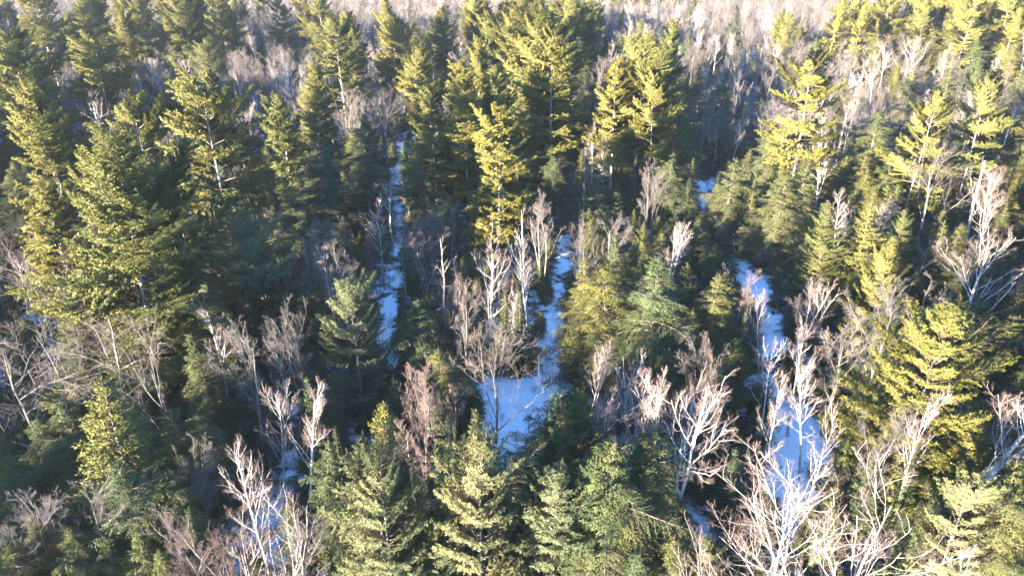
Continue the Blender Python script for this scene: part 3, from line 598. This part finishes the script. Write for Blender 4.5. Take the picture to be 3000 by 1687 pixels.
def noise2(x, y, s, ph):
    return (math.sin(x / s + ph + 1.3 * math.sin(y / s * .7 + ph * 2)) + math.sin(y / s * 1.1 + ph * 3 + 1.2 * math.sin(x / s * .8))) / 2
TREES = []                                      # dict(code, x, y, h, w, proto, nick, label)
def place(code, px, py, h, wf, pi, nick, label):
    x, y = at(px, py, h)
    if code in 'PL': wf *= .88
    TREES.append(dict(code=code, x=x, y=y, h=h, w=wf, p=pi % len(PROTO[code]), nick=nick, label=label, px=px, py=py, hero=True))
for a in HEROES: place(*a)
for px, py, h, wf, lab, nk in ((1548, 1196, 2.3, 1.5, 'tiny spreading sapling alone on the open snow of the clearing', 'clearing sapling'),
                               (1512, 1268, 1.5, 1.0, 'thin knee high sapling poking from the clearing snow', None),
                               (1600, 1085, 2.4, 1.2, 'wispy sapling where the straight trail meets the clearing', None)):
    place('M', px, py, h, wf, 0, nk, lab)
for (bx, by), h, tilt, nk, lab in (((2205, 815), 8.5, 52, 'leaning dead pole', 'thin dead pole leaning low across the shaded gap by the red twigged maple'),
                                   ((2172, 735), 7.0, -40, 'tipped dead stem', 'thin dead stem tipped over beneath the dark pointed hemlock')):
    x, y = at(bx, by); LEAN[nk] = (8, tilt)
    TREES.append(dict(code='D', x=x, y=y, h=h, w=.5, p=1, nick=nk, label=lab, px=bx, py=by, hero=True))

# points of the photograph that the filling trees must leave free
snow_pts = []
for poly, W in zip(SNOW, SNOW_W):
    xs = [p[0] for p in poly]; ys = [p[1] for p in poly]
    st = max(8, min(28, (max(xs) - min(xs)) / 4))
    for px in np.arange(min(xs), max(xs), st):
        for py in np.arange(min(ys), max(ys), st):
            if in_snow(px, py): snow_pts.append((px, py, *at(px, py)))
snow_pts = np.array([q for q in snow_pts if noise2(q[2], q[3], 3.1, .7) < -.35 or q[3] < 55])
free = []
for t in TREES:
    hi = 0.95
    lo = 0.62 if t['code'] in 'PLYWOMHSG' else 0.72
    for f_ in np.linspace(lo, hi, 4):
        for sd_ in (-.4, .4):
            rr = SHADE_R[t['code']] * t['w'] * (1 - f_) * 1.2
            px, py, dd = project(t['x'] + sd_ * rr, t['y'], t['h'] * f_); free.append((px, py, t['y']))
free = np.array(free)

def covers(code, x, y, h, wf, pts, ydist, shrink=1.0):
    """which picture points a tree of this size standing at x, y would hide"""
    r = SHADE_R[code] * wf * h / PROTO[code][0]['h'] * shrink
    hit = np.zeros(len(pts), bool)
    for f_ in np.linspace(0.05, 1.0, 8):
        px, py, dd = project(x, y, h * f_)
        rad = max(.25, r * min(1, 1.25 * (1 - f_) + .06)) * F_PX / dd
        hit |= (np.abs(pts[:, 0] - px) < rad) & (np.abs(pts[:, 1] - py) < max(rad * .6, h / 16 * F_PX / dd))
    return hit & (ydist > y + .3)

NEAR_MAX = 215
pos_list = [(t['x'], t['y'], SHADE_R[t['code']] * t['w']) for t in TREES]
tries = 0; nf = 0
import collections
n_kind = collections.Counter(PROTO[t['code']][0]['kind'] for t in TREES)
while tries < 26000 and nf < 880:
    tries += 1
    y = 17 + (NEAR_MAX - 17) * rng.random() ** 0.68
    half = 0.70 * (0.895 * y + 17) + 3
    x = rng.uniform(-half, half)
    conif = noise2(x, y, 17, .4) + (0.05 if x < 0 and y > 60 else .3 if x < 0 else .22) + rng.normal(0, .45)
    ex, ey, _ = project(x, y, 5)
    if ex > 2080 and ey > 980: conif += 9
    elif ex > 2080 and ey > 800: conif += .4
    if 600 < ex < 1750 and 480 < ey < 1000: conif += .5
    if ex < 1100 and ey > 950: conif += .4
    if y < 120: conif += .1
    if y > 70 and x > 20: conif -= .1
    if y > 120: conif += -0.2 if x < 10 else -0.3
    if y > 160: conif -= .35
    u = rng.random()
    if conif > 0.05:
        code = 'H' if u < .42 else 'F' if u < .62 else 'T' if u < .74 else 'C' if u < .80 else 'L' if u < .9 else 'P'
        if y < 110 and code in 'PL': code = 'H'
    else:
        code = 'M' if u < .48 else 'B' if u < .78 else 'R' if u < .88 else 'W' if u < .95 else 'O'
    kd = PROTO[code][0]['kind']
    if n_kind[kd] >= 292: continue
    hh = {'H': (5, 11), 'F': (4.5, 9), 'T': (4, 8.5), 'C': (6, 11), 'L': (15, 20), 'P': (16, 22), 'M': (7, 12), 'B': (7, 12), 'R': (5, 9), 'W': (9, 13), 'O': (8, 12)}[code]
    h = rng.uniform(*hh) * (1.1 if y > 100 else 1) ; wf = rng.uniform(.8, 1.25)
    spc = 0.8 + 0.006 * y
    if any(abs(x - q[0]) < 6 and abs(y - q[1]) < 6 and math.hypot(x - q[0], y - q[1]) < spc + .22 * q[2] for q in pos_list): continue
    od = float(open_dist(np.array([x]), np.array([y]))[0])
    soft = code in 'MBRWOS'
    if od < (0.0 if soft else SHADE_R[code] * wf * h / PROTO[code][0]['h'] * .3): continue
    if covers(code, x, y, h, wf, snow_pts, snow_pts[:, 3], .6 if soft else 1).any() and not (soft and rng.random() < .7): continue
    nc = covers(code, x, y, h, wf, free, free[:, 2]).sum()
    if nc > (2 if soft else 0): continue
    px, py, dd = project(x, y, h)
    if not (-40 < px < 3040 and -30 < py < 1720): continue
    TREES.append(dict(code=code, x=x, y=y, h=h, w=wf, p=int(rng.integers(len(PROTO[code]))), nick=None, label=None, px=px, py=py, hero=False))
    pos_list.append((x, y, SHADE_R[code] * wf)); nf += 1; n_kind[kd] += 1
print(collections.Counter(PROTO[t['code']][0]['kind'] for t in TREES))
print('fill trees', nf, 'tries', tries, 'all', len(TREES))

# ------------------------------------------------------------------ labels
KIND_WORD = {'G': 'white pine', 'P': 'white pine', 'L': 'slim white pine', 'Y': 'young pine', 'H': 'hemlock', 'C': 'cedar', 'F': 'fir', 'T': 'narrow spruce', 'M': 'bare maple', 'R': 'red twigged maple',
             'B': 'bare birch', 'O': 'bare oak', 'W': 'white birch', 'D': 'dead snag', 'S': 'spreading maple'}
CAT = {'G': 'pine', 'P': 'pine', 'L': 'pine', 'Y': 'pine', 'H': 'hemlock', 'C': 'cedar', 'F': 'fir', 'T': 'spruce', 'M': 'maple', 'R': 'maple', 'B': 'birch', 'O': 'oak', 'W': 'birch', 'D': 'dead tree', 'S': 'maple'}
GROUP = {'pine': 'white pines in the winter wood', 'hemlock': 'hemlocks in the winter wood', 'cedar': 'cedars in the winter wood', 'fir': 'firs in the winter wood', 'spruce': 'narrow spruces in the winter wood',
         'maple': 'bare maples in the winter wood', 'birch': 'bare birches in the winter wood', 'oak': 'bare oaks in the winter wood', 'dead tree': 'dead trees in the winter wood'}
marks = [t for t in TREES if t['nick']]
used = set(t['label'] for t in TREES if t['label'])
for t in sorted((t for t in TREES if not t['label']), key=lambda t: t['y']):
    mid = PROTO[t['code']][0]['h']
    size = 'small' if t['h'] < mid * .68 else 'middling' if t['h'] < mid * .95 else 'full grown'
    bx, by, _ = project(t['x'], t['y'], t['h'] * .6)
    t['mx'], t['my'] = bx, by
    near_ = sorted(marks, key=lambda q: math.hypot(project(q['x'], q['y'], q['h'] * .6)[0] - bx, project(q['x'], q['y'], q['h'] * .6)[1] - by))[:9]
    def rel(q):
        dx = t['x'] - q['x']; dy = t['y'] - q['y']
        if abs(dy) > abs(dx) * 1.1: return 'behind' if dy > 0 else 'in front of'
        return 'beside'
    done = False
    cands = [f"{size} {KIND_WORD[t['code']]} {rel(q)} the {q['nick']}" for q in near_[:3]]
    cands += [f"{size} {KIND_WORD[t['code']]} between the {a['nick']} and the {b['nick']}" for a, b in
              ((near_[0], near_[1]), (near_[0], near_[2]), (near_[1], near_[2]), (near_[0], near_[3]), (near_[1], near_[3]))]
    cands += [f"{size} {KIND_WORD[t['code']]} {rel(a)} the {a['nick']} and {rel(b)} the {b['nick']}" for i, a in enumerate(near_) for b in near_[i + 1:]]
    for c in cands:
        if c not in used and len(c.split()) <= 16: t['label'] = c; used.add(c); done = True; break
    if not done: t['label'] = f"{size} {KIND_WORD[t['code']]} deep among trees near the {near_[0]['nick']}"

# ------------------------------------------------------------------ the trees as objects: an Empty with trunk, branches and crown
made = {}
def tree_object(t):
    pr = PROTO[t['code']][t['p']]
    if pr['meshes'] is None:
        pr['meshes'] = [(pn, mesh_from(pr['kind'] + '_' + pn, [(arr, mt)])) for pn, arr, mt in pr['parts']]
        root = bpy.data.objects.new(pr['kind'], None); kids = []
        for pn, me_ in pr['meshes']:
            o = bpy.data.objects.new(pn, me_); o.parent = root; kids.append(o)
        pr['root'], pr['kids'], pr['used'] = root, kids, False
    if not pr['used']:
        root, kids = pr['root'], pr['kids']; pr['used'] = True
    else:
        root = pr['root'].copy(); kids = []
        for k in pr['kids']:
            c = k.copy(); c.parent = root; kids.append(c)
    COL.objects.link(root)
    for k in kids: COL.objects.link(k)
    s = t['h'] / pr['h']; sw = s * t['w'] if t['h'] < pr['h'] * 1.3 else s * t['w']
    root.location = (t['x'], t['y'], -0.12)
    root.scale = (sw, sw, s)
    lx, ly = (0, 0)
    if t['nick'] in LEAN: lx, ly = LEAN[t['nick']]
    root.rotation_euler = (R(lx) + rng.normal(0, .022), R(ly) + rng.normal(0, .022), rng.uniform(0, 6.283))
    root.rotation_mode = 'ZYX'
    root.empty_display_size = .5
    root['label'] = t['label']; root['category'] = CAT[t['code']]; root['group'] = GROUP[CAT[t['code']]]
for t in TREES: tree_object(t)

# ------------------------------------------------------------------ far woods and undergrowth: masses nobody could count
def scatter_nodes(name, coll):
    ng = bpy.data.node_groups.new(name, 'GeometryNodeTree')
    ng.interface.new_socket('Geometry', in_out='INPUT', socket_type='NodeSocketGeometry')
    ng.interface.new_socket('Geometry', in_out='OUTPUT', socket_type='NodeSocketGeometry')
    N = ng.nodes; gi = N.new('NodeGroupInput'); go = N.new('NodeGroupOutput')
    ci = N.new('GeometryNodeCollectionInfo'); ci.inputs['Collection'].default_value = coll
    ci.inputs['Separate Children'].default_value = True; ci.inputs['Reset Children'].default_value = True
    ip = N.new('GeometryNodeInstanceOnPoints'); ip.inputs['Pick Instance'].default_value = True
    def attr(nm, ty):
        a = N.new('GeometryNodeInputNamedAttribute'); a.data_type = ty; a.inputs['Name'].default_value = nm
        return [o for o in a.outputs if o.enabled][0]
    ng.links.new(gi.outputs[0], ip.inputs['Points']); ng.links.new(ci.outputs[0], ip.inputs['Instance'])
    ng.links.new(attr('pick', 'INT'), ip.inputs['Instance Index'])
    cm = N.new('GeometryNodeInputNamedAttribute'); cm.data_type = 'FLOAT_VECTOR'; cm.inputs['Name'].default_value = 'turn'
    e2r = N.new('FunctionNodeEulerToRotation')
    ng.links.new([o for o in cm.outputs if o.enabled][0], e2r.inputs[0]); ng.links.new(e2r.outputs[0], ip.inputs['Rotation'])
    ng.links.new(attr('size', 'FLOAT_VECTOR'), ip.inputs['Scale'])
    ng.links.new(ip.outputs[0], go.inputs[0])
    return ng

def mass(name, coll, P, pick, turn, size, label, cat):
    me_ = bpy.data.meshes.new(name); me_.vertices.add(len(P)); me_.vertices.foreach_set('co', P.astype(np.float32).ravel())
    a = me_.attributes.new('pick', 'INT', 'POINT'); a.data.foreach_set('value', pick.astype(np.int32))
    a = me_.attributes.new('turn', 'FLOAT_VECTOR', 'POINT'); a.data.foreach_set('vector', turn.astype(np.float32).ravel())
    a = me_.attributes.new('size', 'FLOAT_VECTOR', 'POINT'); a.data.foreach_set('vector', size.astype(np.float32).ravel())
    o = bpy.data.objects.new(name, me_); COL.objects.link(o)
    md = o.modifiers.new('scatter', 'NODES'); md.node_group = scatter_nodes(name, coll)
    o['kind'] = 'stuff'; o['label'] = label; o['category'] = cat
    return o

kinds = [('P', 0), ('P', 1), ('P', 4), ('L', 0), ('H', 0), ('H', 2), ('F', 0), ('M', 0), ('M', 1), ('M', 2), ('B', 0), ('B', 2), ('W', 1)]
wc = bpy.data.collections.new('woods_kinds')
for k, (c, i) in enumerate(kinds):
    pr = PROTO[c][i]
    o = bpy.data.objects.new('wood_kind_%02d' % k, mesh_from('wood_kind', [(arr, mt) for _, arr, mt in pr['parts']])); wc.objects.link(o)
pts = []
cell = 4.0
for gx_ in np.arange(-430, 430, cell):
    for gy_ in np.arange(-190, 560, cell):
        x = gx_ + rng.uniform(-1, 1) * cell * .55; y = gy_ + rng.uniform(-1, 1) * cell * .55
        half = 0.70 * (0.895 * y + 17) + 5
        if y > 16 and y < NEAR_MAX and abs(x) < half: continue
        if y <= 16 and abs(x) < 30 and y > -14: continue
        if y < 250 and abs(x) > half + 140 and x > 0: continue
        if y > 300 and abs(x) > half + 20: continue
        if x < 0 and 30 < y < 110 and x > -140 and rng.random() < .5: continue  # unseen trees left of the view, thinned to let sun in
        if ((y <= 30 and x > -34) or (y < 6 and x > -80)) and rng.random() < .72: continue  # unseen trees around the camera, thinned so sun reaches the foreground
        pts.append((x, y))
pts = np.array(pts)
if True:
    od = open_dist(pts[:, 0], pts[:, 1]); pts = pts[od > 1.5]
pick, size = [], []
for x, y in pts:
    c = noise2(x, y, 23, 1.1) + rng.normal(0, .4)
    if y > 190: c += -0.9 + (0.2 if x < -40 and y < 330 else 0.5 if x > 60 else 0)
    if -62 < x < 0 and 6 < y < 34: c = rng.uniform(-.8, .3)  # unseen trees, mix of sizes set to shade the lower left
    if -120 < x < 0 and 34 <= y < 90: c = rng.uniform(-.9, .2)  # unseen trees, kept lower so sun reaches the left pines
    if (y <= 30 and x > -34) or (y < 6 and x > -80): c = -.05 - .3 * rng.random()  # unseen trees, kept small so the foreground tops stay sunlit
    if c > 0.35: k = rng.choice([0, 1, 2, 3]); s = rng.uniform(.75, 1.0)
    elif c > -0.1: k = rng.choice([4, 5, 6]); s = rng.uniform(.7, 1.15)
    else: k = rng.choice([7, 8, 9, 9, 7, 10, 11]); s = rng.uniform(.75, 1.15)
    pick.append(k); size.append((s * rng.uniform(.9, 1.1),) * 2 + (s,))
turn = np.zeros((len(pts), 3)); turn[:, 2] = rng.uniform(0, 6.28, len(pts)); turn[:, :2] = rng.normal(0, .02, (len(pts), 2))
mass('surrounding_woods', wc, np.concatenate([pts, np.full((len(pts), 1), -.1)], 1), np.array(pick), turn, np.array(size),
     'hazy mixed woods of pale bare trees and pines beyond the nearer trees', 'woods')

bc = bpy.data.collections.new('undergrowth_kinds')
def shrub(seed, h, stems, mats):
    rg = np.random.default_rng(seed)
    g_ = Geo()
    K = 5; a = rg.uniform(0, 6.28, stems); l = rg.uniform(.1, .6, stems)
    d = np.stack([np.cos(a) * np.sin(l), np.sin(a) * np.sin(l), np.cos(l)], -1)
    P = np.empty((stems, K, 3)); P[:, 0] = d * np.array([.3, .3, 0]); hh = h * rg.uniform(.6, 1.05, stems)
    for s in range(1, K):
        d = unit(d + rg.normal(0, .12, d.shape)); P[:, s] = P[:, s - 1] + d * (hh / (K - 1))[:, None]
    r_ = np.tile(np.linspace(.016, .007, K), (stems, 1)); tubes(g_, P, r_, 3)
    P1, R1 = grow(rg, P, r_, 7, .25, 1, 38, .42, 4, .4, .16, .7, .008); tubes(g_, P1, R1, 3)
    P2, R2 = grow(rg, P1, R1, 3, .3, 1, 38, .5, 3, .3, .16, .8, .007); tubes(g_, P2, R2, 3)
    return [('shrub', g_.arrays(), mats)]
ub = [shrub(201, 2.6, 7, 'brush_twigs'), shrub(202, 1.8, 9, 'brush_twigs'), shrub(203, 3.4, 5, 'maple_twigs'),
      hemlock(204, 2.6, .95, whorl=.2, step=.16), fir(205, 2.4, .7, whorl=.22, step=.15)]
for k, p_ in enumerate(ub):
    o = bpy.data.objects.new('undergrowth_kind_%02d' % k, mesh_from('undergrowth_kind', [(arr, mt) for _, arr, mt in p_])); bc.objects.link(o)
up_ = []
for _ in range(17000):
    y = 16 + 254 * rng.random() ** .8; half = 0.70 * (0.895 * y + 17) + 6
    up_.append((rng.uniform(-half, half), y))
up_ = np.array(up_); od = open_dist(up_[:, 0], up_[:, 1])
keep = (od > .5) | ((od > -.8) & (rng.random(len(od)) < .35)) | (rng.random(len(od)) < .16)
up_ = up_[keep]; od = od[keep]
pk = rng.choice(5, len(up_), p=[.20, .16, .12, .30, .22]); pk[od < .5] = rng.choice([0, 1], (od < .5).sum())
sz = rng.uniform(.6, 1.3, len(up_)); sz[od < 0] *= .5
turn = np.zeros((len(up_), 3)); turn[:, 2] = rng.uniform(0, 6.28, len(up_))
mass('undergrowth', bc, np.concatenate([up_, np.full((len(up_), 1), -.06)], 1), pk, turn, np.stack([sz] * 3, -1),
     'tangled bare brush and seedlings under the trees', 'undergrowth')

# ------------------------------------------------------------------ haze
HAZE = 0.00011
if HAZE:
    m, n, out = new_mat('haze')
    pv = n.nodes.new('ShaderNodeVolumePrincipled'); pv.inputs['Density'].default_value = HAZE
    pv.inputs['Color'].default_value = (0.84, 0.89, 1.0, 1); pv.inputs['Anisotropy'].default_value = 0.2
    n.links.new(pv.outputs[0], out.inputs['Volume'])
    me_ = bpy.data.meshes.new('haze')
    x0, x1, y0, y1, z0, z1 = -9000, 9000, -9000, 9000, -1.4, 40.5
    me_.from_pydata([(x, y, z) for z in (z0, z1) for y in (y0, y1) for x in (x0, x1)], [], [(0, 2, 3, 1), (4, 5, 7, 6), (0, 1, 5, 4), (2, 6, 7, 3), (0, 4, 6, 2), (1, 3, 7, 5)])
    me_.materials.append(m)
    o = bpy.data.objects.new('haze', me_); COL.objects.link(o); o['kind'] = 'stuff'
